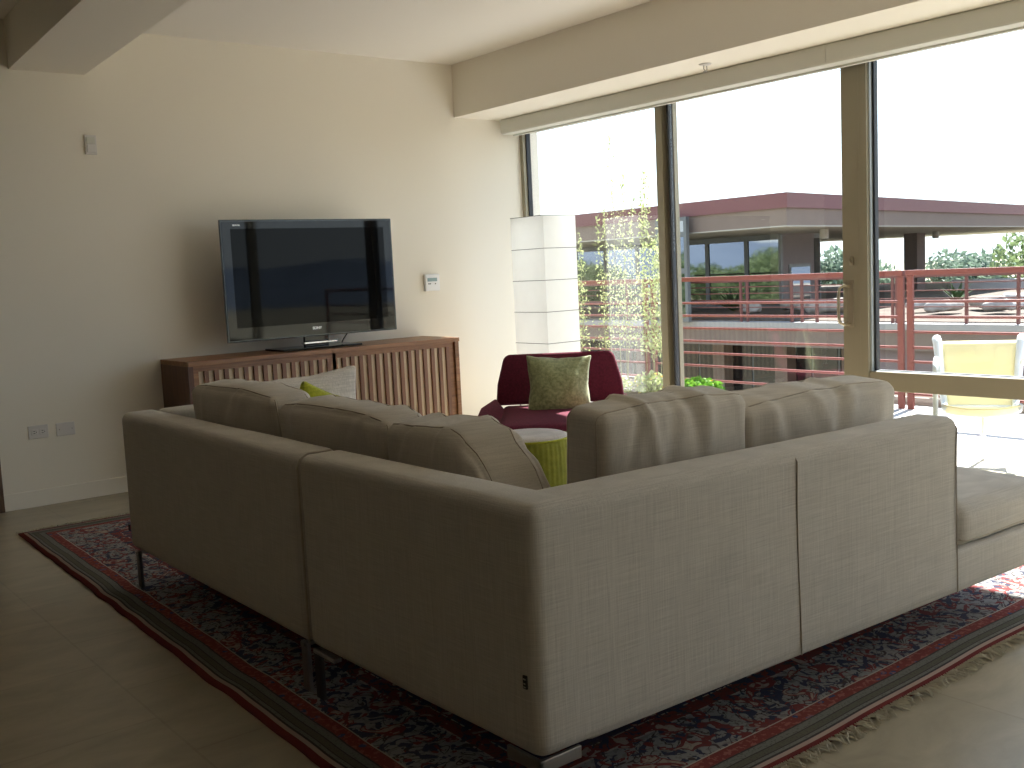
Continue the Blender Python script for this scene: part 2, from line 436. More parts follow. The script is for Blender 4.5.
fr = MB().box(XI - .005, 3.285, 0, XO, 3.335, 2.326).box(XI, -3.0, .452, XO, 3.285, .556).box(XI, -3.0, 0, XO, 3.285, .06).box(XI, -3.0, 2.25, XO, 3.285, 2.326)
for y in (.62, -1.3, -3.06): fr.box(XI, y, 0, XO, y + .075, 2.326)
w2 = struct(fr.build('window_2', M['bronze'], bevel=.003))
for y0, y1 in ((.695, 3.285), (-1.225, .62), (-2.985, -1.3)):
    MB().box(XI + .045, y0, .556, XI + .053, y1, 2.25).build('glass_pane', M['glass'], w2)
    MB().box(XI + .045, y0, .06, XI + .053, y1, .452).build('glass_pane', M['glass'], w2)
g = MB().box(XI + .036, 3.262, .556, XI + .07, 3.275, 2.25).box(XI + .036, .695, .556, XI + .07, 3.262, .562).build('gasket', M['gasket'], w2)
g = MB().box(XI + .014, 3.275, .556, XI + .09, 3.285, 2.25).box(XI + .014, .695, .552, XI + .09, 3.275, .558).build('glazing_bead', M['beadal'], w2)
struct(MB().box(XI, -3.2, 0, 5.28, -3.06, 2.326).build('wall_right', M['wall']))

# roller blind cassette under the soffit
bl = thing('roller_blind', 'long grey blind cassette fixed under the soffit along the window tops', 'blind', (4.985, 1.6, 2.326))
MB().box(-.09, -3.4, -.108, .09, 4.62, -.001).build('cassette', M['blind'], bl, bevel=.006)
MB().box(-.094, -3.4, -.1, -.09, 1.792, -.01).box(-.094, 1.796, -.1, -.09, 4.62, -.01).build('fascia_panel', M['blind'], bl)
MB().box(.005, -3.4, -.118, .03, 4.60, -.108).build('hem_bar', M['blind'], bl)
# sprinkler
s = thing('sprinkler_head', 'small fire sprinkler head on the underside of the window soffit', 'sprinkler', (4.70, 4.06, 2.326))
MB().lathe([(.033, 0), (.036, -.003), (.03, -.008), (.012, -.011)], 24).build('escutcheon', M['plate'], s, smooth=True)
MB().tube([(-.012, 0, -.01), (-.014, 0, -.03), (0, 0, -.042), (.014, 0, -.03), (.012, 0, -.01)], .003, 6).lathe([(.001, -.041), (.013, -.043), (.013, -.046), (.001, -.047)], 16).build('deflector', M['steel'], s)

# wall plates
def plate(name, label, cat, x0, x1, z0, z1, y=YW, t=.008):
    o = thing(name, label, cat, ((x0 + x1) / 2, y, (z0 + z1) / 2)); a, b = (x1 - x0) / 2, (z1 - z0) / 2
    return o, a, b
o, a, b = plate('wall_control', 'small off-white control plate high on the wall, left of the television', 'switch', 1.885, 1.951, 1.982, 2.092)
MB().box(-a, -.012, -b, a, 0, b).build('cover_plate', M['plate'], o, bevel=.003)
MB().box(-a * .7, -.016, .006, a * .7, -.012, b * .8).build('grille', M['blind'], o, bevel=.001)
MB().box(-a * .7, -.017, -b * .8, a * .7, -.012, -.002).build('button', M['plate'], o, bevel=.002)
o, a, b = plate('electrical_outlet', 'white double electrical outlet, left one of two low wall plates', 'outlet', 1.436, 1.543, .387, .462)
MB().box(-a, -.008, -b, a, 0, b).build('cover_plate', M['plate'], o, bevel=.003)
for sx in (-.022, .022):
    q = MB().box(sx - .017, -.011, -.016, sx + .017, -.008, .016).build('socket', M['plate'], o, bevel=.002)
    MB().box(sx - .006, -.0118, .004, sx + .004, -.011, .007).box(sx - .006, -.0118, -.008, sx + .004, -.011, -.005).box(sx + .008, -.0118, -.003, sx + .012, -.011, .002).build('slot', M['slot'], q)
o, a, b = plate('blank_plate', 'white blank cover plate, right one of two low wall plates', 'wall plate', 1.586, 1.688, .385, .46)
MB().box(-a, -.008, -b, a, 0, b).build('cover_plate', M['plate'], o, bevel=.003)
MB().lathe([(.003, -.0005), (.003, .001)], 10).build('screw', M['steel'], o).matrix_local = TR((-.035, -.008, 0), 0, 90)
MB().lathe([(.003, -.0005), (.003, .001)], 10).build('screw', M['steel'], o).matrix_local = TR((.035, -.008, 0), 0, 90)
o, a, b = plate('thermostat', 'white thermostat with small grey display on the wall right of the television', 'thermostat', 4.155, 4.278, 1.088, 1.208)
MB().box(-a, -.028, -b, a, 0, b).build('housing', M['white'], o, bevel=.005)
MB().box(-a * .72, -.0295, .008, a * .62, -.028, b * .55).build('display', M['lcd'], o)
for x in (-.035, -.022, .022): MB().box(x - .004, -.031, -.012, x + .004, -.028, -.005).build('button', M['slot'], o)

# ------------------------------------------------------------------ rug
W_, L_ = 2.9, 4.1
c00, c10, c01, c11 = Vector((1.095, 1.468, 0)), Vector((4.0, 1.52, 0)), Vector((1.19, 5.59, 0)), Vector((4.09, 5.57, 0))
mb = MB(); nu, nv = 60, 84; vs = []; uvs = []
for j in range(nv + 1):
    for i in range(nu + 1):
        s, t = i / nu, j / nv
        p = c00.lerp(c10, s).lerp(c01.lerp(c11, s), t)
        e = max(0, 1 - s * nu / 3)
        p.x += (.010 * noise.noise((0, t * 9, 3)) + .006 * noise.noise((0, t * 28, 8))) * max(0, 1 - s * 6)
        p.y += .012 * noise.noise((s * 7, 0, 5)) * max(0, 1 - t * 8)
        lift = .006 * max(0, noise.noise((0, t * 9, 3))) * max(0, 1 - s * 9)
        p.z = .009 + lift
        vs.append(p); uvs.append((s * W_, t * L_))
fs = [(j * (nu + 1) + i, j * (nu + 1) + i + 1, (j + 1) * (nu + 1) + i + 1, (j + 1) * (nu + 1) + i) for j in range(nv) for i in range(nu)]
top = len(vs)
ring = [i for i in range(nu + 1)] + [j * (nu + 1) + nu for j in range(1, nv + 1)] + [nv * (nu + 1) + i for i in range(nu - 1, -1, -1)] + [j * (nu + 1) for j in range(nv - 1, 0, -1)]
low = []
for i in ring: low.append(len(vs)); vs.append(Vector((vs[i].x, vs[i].y, .0005))); uvs.append(uvs[i])
for a in range(len(ring)):
    b = (a + 1) % len(ring); fs.append((ring[a], low[a], low[b], ring[b]))
mb.add(vs, fs)
rug = thing('persian_rug', 'worn red and grey patterned rug with fringe under the beige sofa', 'rug', (0, 0, 0))
ro = mb.build('pile', rugmat(W_, L_), rug, smooth=True)
ul = ro.data.uv_layers.new(name='UVMap')
for lp in ro.data.loops: ul.data[lp.index].uv = uvs[lp.vertex_index]
fm = MB()
for side in (0, 1):
    for k in range(420):
        s = (k + rnd.random()) / 420
        p = (c00.lerp(c10, s) if side == 0 else c01.lerp(c11, s)); sg = -1 if side == 0 else 1
        p.y += .012 * noise.noise((s * 7, 0, 5)) if side == 0 else 0
        ln = rnd.uniform(.02, .05); dx = rnd.uniform(-.025, .025)
        fm.tube([(p.x, p.y - sg * .003, .008), (p.x + dx * .4, p.y + sg * ln * .55, .009 + rnd.random() * .006), (p.x + dx, p.y + sg * ln, .003 + rnd.random() * .004)], [.0028, .0026, .0016], 4)
tag_f = fm.build('fringe', mat('rug_fringe', (.50, .47, .38), .95), rug); tag_f['kind'] = 'stuff'; tag_f['label'] = 'cream yarn fringe'

# ------------------------------------------------------------------ sofa
def seam(name, pts, parent, r=.0035, closed=False, m='seam'):
    return MB().tube(pts, r, 6, closed).build(name, M[m], parent, smooth=True)
def leg_bar(parent, x, y, z1, plate_dir, mt='darksteel'):
    o = MB().box(x - .006, y - .02, .012, x + .006, y + .02, z1).build('leg', M[mt], parent, bevel=.002)
    px, py = plate_dir
    MB().box(min(x, x + px) - .012, min(y, y + py) - .012, z1 - .012, max(x, x + px) + .012, max(y, y + py) + .012, z1).build('leg_plate', M['steel'], o, bevel=.002)
    return o
ZB, ZT = .16, .716
# left section, running along the left side of the rug up to the television
A = thing('sofa_section', 'beige linen sofa section at the left, its armrest end nearest the television', 'sofa', (1.299, 2.664, 0), -.4)
mb = MB(); rbox(mb, (.15, 1.55, ZT - ZB), .035, (3, 18, 8), wr=.002, wf=3, seed=1, xf=TR((.075, .778, (ZT + ZB) / 2)))
mb.build('backrest', M['linen'], A, smooth=True)
mb = MB(); rbox(mb, (.86, .15, ZT - ZB), .035, (10, 3, 8), wr=.002, wf=3, seed=2, xf=TR((.565, 1.478, (ZT + ZB) / 2)))
mb.build('armrest', M['linen'], A, smooth=True)
mb = MB(); rbox(mb, (.84, 1.40, .135), .02, (10, 14, 2), xf=TR((.57, .702, ZB + .0675)))
mb.build('seat_base', M['linen'], A, smooth=True)
mb = MB(); mp, hh, _ = rbox(mb, (.84, 1.395, .14), .045, (12, 16, 3), bulge=(0, 0, .008), wr=.003, seed=3, xf=TR((.575, .702, .362)))
cs = mb.build('seat_cushion', M['linen'], A, smooth=True)
seam('seam_piping', loop_on(mp, hh, 2, .55), cs, closed=True)
for x, y, dd in ((.008, 1.48, (.06, 0)), (.95, 1.48, (-.06, 0)), (.95, .06, (-.06, 0))): leg_bar(A, x, y, ZB, dd)
leg_bar(A, .012, .035, ZB, (.05, 0), 'steel')
MB().box(-.0035, 1.535, .235, .0, 1.550, .26).build('care_tag', M['tag'], A)
# corner section with the open chaise end, nearest the camera
B = thing('sofa_section', 'large beige linen corner sofa section in the foreground with a backless chaise end at right', 'sofa', (1.314, 1.64, 0))
XR = TR((0, 0, 0), -1.65); XL = TR((0, 0, 0), .95)
Bk = MB()
def slope(p, u): p.z += -.008 * (u[0] * .5 + .5) * (u[2] * .5 + .5); return p
rbox(Bk, (1.635, .15, ZT - ZB), .035, (24, 3, 10), wr=.0022, wf=3, seed=5, xf=XR @ TR((.8175, .075, (ZT + ZB) / 2)), fn=slope)
mpL, hL, _ = rbox(Bk, (.15, 1.014, ZT - ZB), .035, (3, 14, 10), wr=.002, wf=3, seed=6, xf=XL @ TR((.075, .507, (ZT + ZB) / 2)))
bk = Bk.build('backrest', M['linen'], B, smooth=True)
# vertical piping: mid seam and right-hand end seam on the back, corner seam
def vseam(x, zt=ZT - .004, over=True):
    pts = [XR @ Vector((x + .004 * math.sin(z * 9), -.001, z)) for z in [ZB + .01 + (zt - .04 - ZB) * i / 10 for i in range(11)]]
    if over: pts += [XR @ Vector((x, .010, zt - .016)), XR @ Vector((x, .035, zt - .004)), XR @ Vector((x, .075, zt - .002)), XR @ Vector((x, .12, zt - .006))]
    return pts
seam('seam_piping', vseam(.868), bk, .0022)
seam('seam_piping', vseam(1.612, ZT - .012), bk, .0025)
seam('seam_piping', [XL @ Vector((.0, 1.006, z)) for z in (ZB + .01, .3, .5, .68)] + [XL @ Vector((.01, 1.006, .702)), XL @ Vector((.035, 1.006, ZT)), XL @ Vector((.11, 1.006, ZT))], bk, .003)
mb = MB(); rbox(mb, (2.05, .955, .135), .02, (18, 10, 2), xf=XR @ TR((1.165, .482, ZB + .0675)))
mb.build('seat_base', M['linen'], B, smooth=True)
def cushion_seat(cx, cy, sx, sy, seed):
    mb = MB(); mp, hh, _ = rbox(mb, (sx, sy, .14), .05, (14, 12, 3), bulge=(0, 0, .016), wr=.004, seed=seed, xf=XR @ TR((cx, cy, .362)))
    o = mb.build('seat_cushion', M['linen'], B, smooth=True)
    seam('seam_piping', loop_on(mp, hh, 2, -.8), o, .003, True)
cushion_seat(1.925, .487, .56, .965, 7)
cushion_seat(.895, .56, 1.49, .81, 8)
# metal feet
L = MB().box(.012, .012, .128, .13, .022, .157).box(.012, .012, .128, .022, .13, .157).build('leg_plate', M['steel'], B, bevel=.002)
MB().box(.016, .016, .012, .034, .034, .15).build('leg', M['darksteel'], L)
leg_bar(B, -.005, .975, ZB, (.0, -.10))
for x, y, dd in ((2.185, .5, (-.06, 0)), (2.16, .92, (-.06, 0)), (1.1, .92, (-.06, 0))):
    p = XR @ Vector((x, y, 0)); leg_bar(B, p.x, p.y, ZB, dd)
tg = MB().box(-.004, .028, .318, .0, .040, .347).build('care_tag', M['tag'], B, label='small black maker tag')
MB().box(-.0046, .030, .338, -.004, .038, .341).box(-.0046, .031, .328, -.004, .037, .331).box(-.0046, .030, .321, -.004, .038, .323).build('stitching', M['tagthread'], tg)

# loose back cushions
def back_cushion(label, loc, size, rz, lean, seed, mt='linen2', bulge=(.035, .0, .008), wr=.006, name='back_cushion', cat='cushion', group=None, side_drop=0, folds=5):
    """size = (thickness, width, height); thin axis is local x"""
    o = thing(name, label, cat, loc, rz, group)
    rr = random.Random(seed * 17)
    fd = [(rr.uniform(-.85, .85), rr.uniform(-.25, .25), rr.uniform(.05, .10), rr.uniform(.004, .010) * rr.choice((1, 1, -1))) for _ in range(folds)]
    def fn(p, u):
        p.z -= .012 * max(0, u[2]) * (u[1] ** 2) + side_drop * max(0, u[2]) * max(0, -u[1] * 1.15 - .15) ** 2
        top = max(0, min(1, (u[2] + .5) / 1.2))
        for c_, sl_, w_, am in fd:
            dd = (u[1] - c_ - sl_ * (1 - u[2])) / w_
            p.x += am * math.exp(-dd * dd) * top * (1 if u[0] > 0 else -1); p.z += am * .5 * math.exp(-dd * dd) * max(0, u[2])
        return p
    mb = MB(); mp, hh, _ = rbox(mb, size, .035, (5, 44, 14), k=4, bulge=bulge, wr=wr, wf=5, seed=seed, fn=fn, xf=TR((0, 0, size[2] / 2), 0, 0, lean))
    c = mb.build('cover', M[mt], o, smooth=True)
    for fr_ in (-.74, .74):
        pts = loop_on(mp, hh, 0, fr_, 18); seam('seam_piping', pts, c, .0022, True)
    return o
G = 'loose sofa back cushions'
back_cushion('beige back cushion on the left sofa section, farthest from the camera', (1.60, 3.60, .452), (.16, .73, .38), 0, -5, 11, group=G)
back_cushion('beige back cushion straddling the seam between the two sofa sections', (1.60, 2.87, .452), (.16, .69, .362), 0, -5, 12, group=G)
back_cushion('beige back cushion slumping towards the inner corner of the sofa', (1.605, 2.255, .452), (.175, .53, .355), 0, -5, 13, group=G, side_drop=.20, bulge=(.03, 0, .0))
back_cushion('tall beige back cushion standing just right of the sofa corner', (1.995, 1.925, .452), (.15, .54, .405), 90 - 3, -5, 14, group=G, bulge=(.03, -.01, .006), folds=7)
back_cushion('beige back cushion at the right end of the sofa back', (2.635, 1.935, .452), (.18, .745, .36), 90 - 1, -5, 15, group=G, folds=6)
def scatter(name, label, cat, loc, size, rz, rx, ry, mt, seed, bulge=.06, group=None, wr=.006, r=.02, dip=.07, pipe=.003):
    """knife-edge throw pillow; thin axis local y"""
    o = thing(name, label, cat, loc, rz, group)
    def fn(p, u):
        k = 1 - .10 * (u[0] ** 2 * (1 - u[2] ** 2)); kk = 1 - .10 * (u[2] ** 2 * (1 - u[0] ** 2))
        p.z *= 1 - dip * (1 - u[0] ** 2) * abs(u[2]); p.x *= 1 - dip * (1 - u[2] ** 2) * abs(u[0])
        return p
    mb = MB(); mp, hh, _ = rbox(mb, size, r, (16, 2, 16), k=2, bulge=(0, bulge, 0), wr=wr, wf=8, seed=seed, fn=fn, xf=TR((0, 0, size[2] / 2), 0, rx, ry))
    c = mb.build('cover', M[mt], o, smooth=True)
    seam('seam_piping', loop_on(mp, hh, 1, 0, 20), c, pipe, True, mt)
    return o
scatter('sofa_pillow', 'large pale linen pillow leaning on the sofa armrest in front of the cabinet', 'pillow', (1.915, 3.90, .447), (.62, .05, .37), -2, -5, -3, 'pale', 21, .05)
scatter('throw_pillow', 'small lime green pillow peeking up behind the sofa cushions', 'pillow', (1.935, 3.69, .478), (.29, .04, .29), 2, -6, 24, 'lime', 22, .05)

# round pouf
p = thing('pouf', 'round lime green pouf with grey top seen through the gap between sofa cushions', 'pouf', (3.12, 3.86, .0105))
n = 48; prof = [(.17, 0), (.195, .01), (.202, .06), (.205, .2), (.203, .34), (.196, .385), (.192, .392)]
mb = MB(); vs = []
for r_, z in prof:
    for k in range(n * 4):
        a = 2 * math.pi * k / (n * 4); rr = r_ * (1 + .006 * math.cos(k * math.pi / 2 * 1.0)); vs.append((rr * math.cos(a), rr * math.sin(a), z))
N4 = n * 4
mb.add(vs, [(i * N4 + k, i * N4 + (k + 1) % N4, (i + 1) * N4 + (k + 1) % N4, (i + 1) * N4 + k) for i in range(len(prof) - 1) for k in range(N4)] + [tuple(range(N4))[::-1]])
mb.build('ribbed_side', M['limerib'], p, smooth=True)
MB().lathe([(.190, .388), (.192, .398), (.17, .408), (.10, .412), (.01, .413)], 48).build('top_panel', M['pouftop'], p, smooth=True)
MB().tube([(.196 * math.cos(2 * math.pi * k / 48), .196 * math.sin(2 * math.pi * k / 48), .392) for k in range(48)], .006, 6, True).build('seam_piping', M['lime'], p, smooth=True)

# ------------------------------------------------------------------ credenza
cz = thing('credenza', 'walnut credenza with slatted sliding doors under the television', 'cabinet', (2.21, YW - .02, 0))
CW, CD, CH = 1.90, .45, .772
MB().box(0, -CD, CH - .028, CW, 0, CH).build('top_panel', M['walnut'], cz, bevel=.002)
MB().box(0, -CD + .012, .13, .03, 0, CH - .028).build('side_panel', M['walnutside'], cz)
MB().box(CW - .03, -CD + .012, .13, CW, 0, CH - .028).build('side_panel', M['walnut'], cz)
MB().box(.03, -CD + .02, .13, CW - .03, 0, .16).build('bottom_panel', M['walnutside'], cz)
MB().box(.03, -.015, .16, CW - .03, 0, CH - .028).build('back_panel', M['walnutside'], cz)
for lx in (.08, CW - .12):
    for ly in (-CD + .06, -.1): MB().box(lx, ly, 0, lx + .04, ly + .04, .13).build('leg', M['walnutside'], cz, bevel=.003)
def tambour(x0, x1, y):
    z0, z1 = .165, CH - .03
    mb = MB()
    mb.m(0).box(x0, y, z0, x0 + .035, y + .022, z1).box(x1 - .035, y, z0, x1, y + .022, z1).box(x0 + .035, y, z1 - .032, x1 - .035, y + .022, z1).box(x0 + .035, y, z0, x1 - .035, y + .022, z0 + .03)
    mb.m(2).box(x0 + .035, y + .012, z0 + .03, x1 - .035, y + .02, z1 - .032)
    ns = 14; w_ = (x1 - x0 - .07) / ns
    for i in range(ns):
        a = x0 + .035 + i * w_
        mb.m(1).box(a + w_ * .56, y - .002, z0 + .03, a + w_ * .98, y + .012, z1 - .032)
    return mb.build('door', [M['walnut'], M['slat'], M['cane']], cz)
tambour(.032, CW / 2 + .012, -CD + .03); tambour(CW / 2 - .012, CW - .032, -CD + .054 - .024)

# ------------------------------------------------------------------ television
tv = thing('television', 'flat black television with clear glass edge standing on the walnut credenza', 'television', (3.13, 6.01, CH))
x0, x1, z0, z1 = -.60, .595, .078, .815
mb = MB(); mb.box(x0, -.045, z0, x1, -.030, z1).build('glass_front', M['tvglass'], tv, bevel=.004)
MB().box(x0 + .012, -.0475, z0 + .012, x1 - .012, -.045, z1 - .012).build('bezel', M['tvframe'], tv)
MB().box(x0 + .065, -.0482, z0 + .085, x1 - .085 + .02, -.0475, z1 - .055).build('screen', M['tvscreen'], tv)
MB().box(x0 + .06, -.03, z0 + .05, x1 - .06, .03, z1 - .05).build('housing', M['tvframe'], tv, bevel=.01)
MB().box(-.28, -.12, .001, .28, .14, .014).build('stand_base', M['tvframe'], tv, bevel=.004)
MB().box(-.07, -.005, .014, .10, .02, .13).build('stand_neck', M['tvframe'], tv, bevel=.003)
MB().box(-.11, -.075, .034, .125, -.03, .046).build('stand_bar', M['chrome'], tv, bevel=.003)
MB().tube([(.20, .01, .02), (.215, .0, .05), (.24, -.01, .085)], .004, 6).build('cable', M['tvframe'], tv)
def text(body, size, loc, m, parent, name='lettering'):
    cu = bpy.data.curves.new(name, 'FONT'); cu.body = body; cu.size = size; cu.align_x = 'CENTER'; cu.align_y = 'CENTER'; cu.extrude = .0006
    cu.offset = size * .015
    tmp = bpy.data.objects.new(name, cu); COL.objects.link(tmp)
    me = bpy.data.meshes.new_from_object(tmp.evaluated_get(bpy.context.evaluated_depsgraph_get()))
    bpy.data.objects.remove(tmp); me.materials.append(M[m])
    o = bpy.data.objects.new(name, me); COL.objects.link(o); o.parent = parent
    o.location = loc; o.rotation_euler = (R(90), 0, 0); return o
text('SONY', .024, (.0, -.0482, z0 + .052), 'logo', tv)
text('BRAVIA', .014, (x0 + .105, -.0482, z1 - .034), 'logo', tv)

# ------------------------------------------------------------------ paper floor lamp
lp = thing('floor_lamp', 'tall square white paper floor lamp in the corner behind the armchair', 'lamp', (4.695, 5.55, 0), 0)
LW, LD, LZ = .29, .35, 1.565
levels = [.27 + .0, .485, .70, .915, 1.13, 1.345, LZ]
mb = MB(); nlev = len(levels)
for s in range(4):
    cxs = [(-LW / 2, -LD / 2), (LW / 2, -LD / 2), (LW / 2, LD / 2), (-LW / 2, LD / 2)]
    a, b = Vector((*cxs[s], 0)), Vector((*cxs[(s + 1) % 4], 0)); nrm = Vector((b.y - a.y, -(b.x - a.x), 0)).normalized()
    nu_, nv_ = 8, 36; vs = []
    for j in range(nv_ + 1):
        z = .27 + (LZ - .27) * j / nv_
        for i in range(nu_ + 1):
            t = i / nu_; fr_ = ((z - .27) % .2158) / .2158
            bow = .006 * math.sin(math.pi * min(1, max(0, fr_))) * math.sin(math.pi * t)
            q = a.lerp(b, t) + nrm * bow; vs.append((q.x, q.y, z))
    mb.add(vs, [(j * (nu_ + 1) + i, j * (nu_ + 1) + i + 1, (j + 1) * (nu_ + 1) + i + 1, (j + 1) * (nu_ + 1) + i) for j in range(nv_) for i in range(nu_)])
mb.add([(-LW / 2, -LD / 2, LZ), (LW / 2, -LD / 2, LZ), (LW / 2, LD / 2, LZ), (-LW / 2, LD / 2, LZ)], [(0, 1, 2, 3)])
sh = mb.build('shade', M['paper'], lp, smooth=False)
for z in levels:
    zz = z if z < LZ else LZ
    MB().tube([(-LW / 2 - .001, -LD / 2 - .001, zz), (LW / 2 + .001, -LD / 2 - .001, zz), (LW / 2 + .001, LD / 2 + .001, zz), (-LW / 2 - .001, LD / 2 + .001, zz)], .0022, 6, True).build('wire_hoop', M['wire'], sh)
MB().tube([(0, 0, .02), (0, 0, 1.2)], .008, 8).build('pole', M['wire'], lp)
MB().lathe([(.14, 0), (.14, .012), (.02, .02)], 32).build('base', M['darksteel'], lp, smooth=False)
for sx, sy in ((-1, -1), (1, -1), (1, 1), (-1, 1)):
    MB().tube([(sx * .10, sy * .10, .012), (sx * LW / 2 * .97, sy * LD / 2 * .97, .27)], .005, 6).build('leg', M['wire'], lp)

# ------------------------------------------------------------------ maroon armchair (faces the camera)
ac = thing('armchair', 'low maroon wool armchair with flared arms by the window', 'armchair', (4.02, 4.66, .010), -40.5)
# local: x right as seen from the room, +y away from it
def panel(poly, thick, nrm, name, parent, mt, bevel=.02):
    """poly: 3D outline; extruded along nrm"""
    nv_ = Vector(nrm).normalized() * thick; n_ = len(poly)
    vs = [Vector(q) for q in poly] + [Vector(q) + nv_ for q in poly]
    mb = MB(); mb.add(vs, [tuple(range(n_))[::-1], tuple(range(n_, 2 * n_))] + [(i, (i + 1) % n_, n_ + (i + 1) % n_, n_ + i) for i in range(n_)])
    o = mb.build(name, M[mt], parent, bevel=bevel); 
    import bmesh
    bm = bmesh.new(); bm.from_mesh(o.data); bmesh.ops.recalc_face_normals(bm, faces=bm.faces); bm.to_mesh(o.data); bm.free()
    o.data.polygons.foreach_set('use_smooth', [True] * len(o.data.polygons))
    return o
def arc(cx, cz, r, a0, a1, n=6):
    return [(cx + r * math.cos(R(a0 + (a1 - a0) * i / n)), cz + r * math.sin(R(a0 + (a1 - a0) * i / n))) for i in range(n + 1)]
bo = [(-.385, .40), (.385, .40)] + [(.375, .52)] + arc(.29, .645, .05, 10, 88) + arc(-.29, .645, .05, 92, 170) + [(-.375, .52)]
lean = lambda x, z: (x, .02 + (z - .40) * .28, z)
panel([lean(x, z) for x, z in bo], .05, (0, 1, -.28), 'backrest', ac, 'maroon', .018)
mb = MB(); rbox(mb, (.70, .62, .10), .04, (10, 10, 2), bulge=(0, 0, .012), xf=TR((0, -.28, .325), 0, 4))
mb.build('seat', M['maroon'], ac, smooth=True)
for sx in (-1, 1):
    poly = [(sx * .385, .05, .445), (sx * .465, -.12, .41), (sx * .485, -.34, .365), (sx * .445, -.50, .32), (sx * .27, -.62, .275), (sx * .25, -.30, .315), (sx * .33, .0, .36)]
    panel(poly, .045, (sx * .35, 0, -1), 'armrest', ac, 'maroon', .016)
mb = MB().tube([(-.33, .02, .29), (-.36, .08, .012), (-.36, -.55, .012), (-.33, -.5, .29)], .011, 8); mb.build('leg', M['chrome'], ac)
mb = MB().tube([(.33, .02, .29), (.36, .08, .012), (.36, -.55, .012), (.33, -.5, .29)], .011, 8); mb.build('leg', M['chrome'], ac)
MB().tube([(-.34, -.2, .285), (.34, -.2, .285)], .011, 8).tube([(-.33, .02, .29), (.33, .02, .29)], .011, 8).build('crossbar', M['chrome'], ac)
scatter('velvet_pillow', 'square sage green velvet pillow propped on the maroon armchair', 'pillow', (3.93, 4.56, .325), (.39, .03, .385), -40.5, -14, 2, 'velvet', 31, .075, wr=.012, r=.012, dip=.12, pipe=.0015)

# ------------------------------------------------------------------ balcony
struct(MB().box(5.28, -6, -.2, 7.62, 14, -.02).build('balcony_floor', M['paver']))
struct(MB().box(4.9, 6.412, -.2, 5.15, 14, 2.95).build('wall_outside', M['stucco']))
struct(MB().box(-4.4, -3.4, CEIL + .25, 5.3, YW + .15, CEIL + .35).build('roof', M['stucco']))
RX = 7.43
rz_ = [.823, .704, .587, .466, .354, .235, .100]
def railing(label, y0, y1):
    o = thing('balcony_railing', label, 'railing', (RX, (y0 + y1) / 2, -.02), 0, 'rust-red balcony railing sections'); h_ = (y1 - y0) / 2
    MB().box(-.03, -h_, 1.045, .03, h_, 1.085).build('top_rail', M['redrail'], o, bevel=.004)
    for s in (-1, 1): MB().box(-.012, s * h_ - s * .05 if s > 0 else -h_, 0, .012, h_ if s > 0 else -h_ + .05, 1.045).build('post', M['redrail'], o)
    for z in rz_: MB().tube([(0, -h_ + .05, z + .02), (0, h_ - .05, z + .02)], .011, 8).build('rail', M['redrail'], o)
railing('rust-red balcony railing section at the right, behind the yellow patio chair', -1.9, 4.445)
railing('rust-red balcony railing section seen through the sliding door', 4.475, 7.185)
railing('rust-red balcony railing section at the left, behind the paper lamp and the climbing shrub', 7.235, 10.4)

# patio chair
pc = thing('patio_chair', 'white framed patio chair with pale yellow mesh sling on the balcony', 'chair', (5.585, 2.90, -.02), -61.0)
for s, yy in ((-1, -.20), (1, -.20)):
    X = .232 * s
    MB().tube([(X, yy, .0), (X, yy, .575), (X, yy + .02, .598), (X, yy + .06, .606), (X, .20, .60), (X * .98, .33, .56)], .015, 10).build('arm_frame', M['frame_white'], pc, smooth=True, label='leg and arm in one bent white tube')
    MB().tube([(X * .80, -.22, .385), (X * .80, -.1, .345), (X * .80, .22, .325), (X * .84, .30, .37), (X * .97, .44, .67), (X * 1.0, .47, .695), (X * 1.02, .50, .69)], [.014, .016, .018, .02, .027, .027, .02], 10).build('side_rail', M['frame_white'], pc, smooth=True)
MB().tube([(.02, .26, .31), (.02, .26, 0)], .012, 10).tube([(-.20, .24, .315), (.20, .24, .315)], .011, 8).build('rear_leg', M['frame_white'], pc, smooth=True)
mb = MB(); prof = [(-.24, .392), (-.22, .387), (-.16, .355), (-.05, .325), (.1, .31), (.22, .318), (.29, .36), (.34, .45), (.39, .56), (.43, .66), (.447, .682)]
vs = []; nx_ = 12
for (y, z) in prof:
    for i in range(nx_ + 1):
        t = -1 + 2 * i / nx_; hw = .182 + .025 * max(0, (z - .36) / .33)
        vs.append((hw * t, y, z - .022 * (1 - t * t) * (1 if y < .25 else 0)))
m_ = len(prof)
mb.add(vs, [(j * (nx_ + 1) + i, j * (nx_ + 1) + i + 1, (j + 1) * (nx_ + 1) + i + 1, (j + 1) * (nx_ + 1) + i) for j in range(m_ - 1) for i in range(nx_)])
o = mb.build('sling', M['sling'], pc, smooth=True); sd = o.modifiers.new('solid', 'SOLIDIFY'); sd.thickness = .006

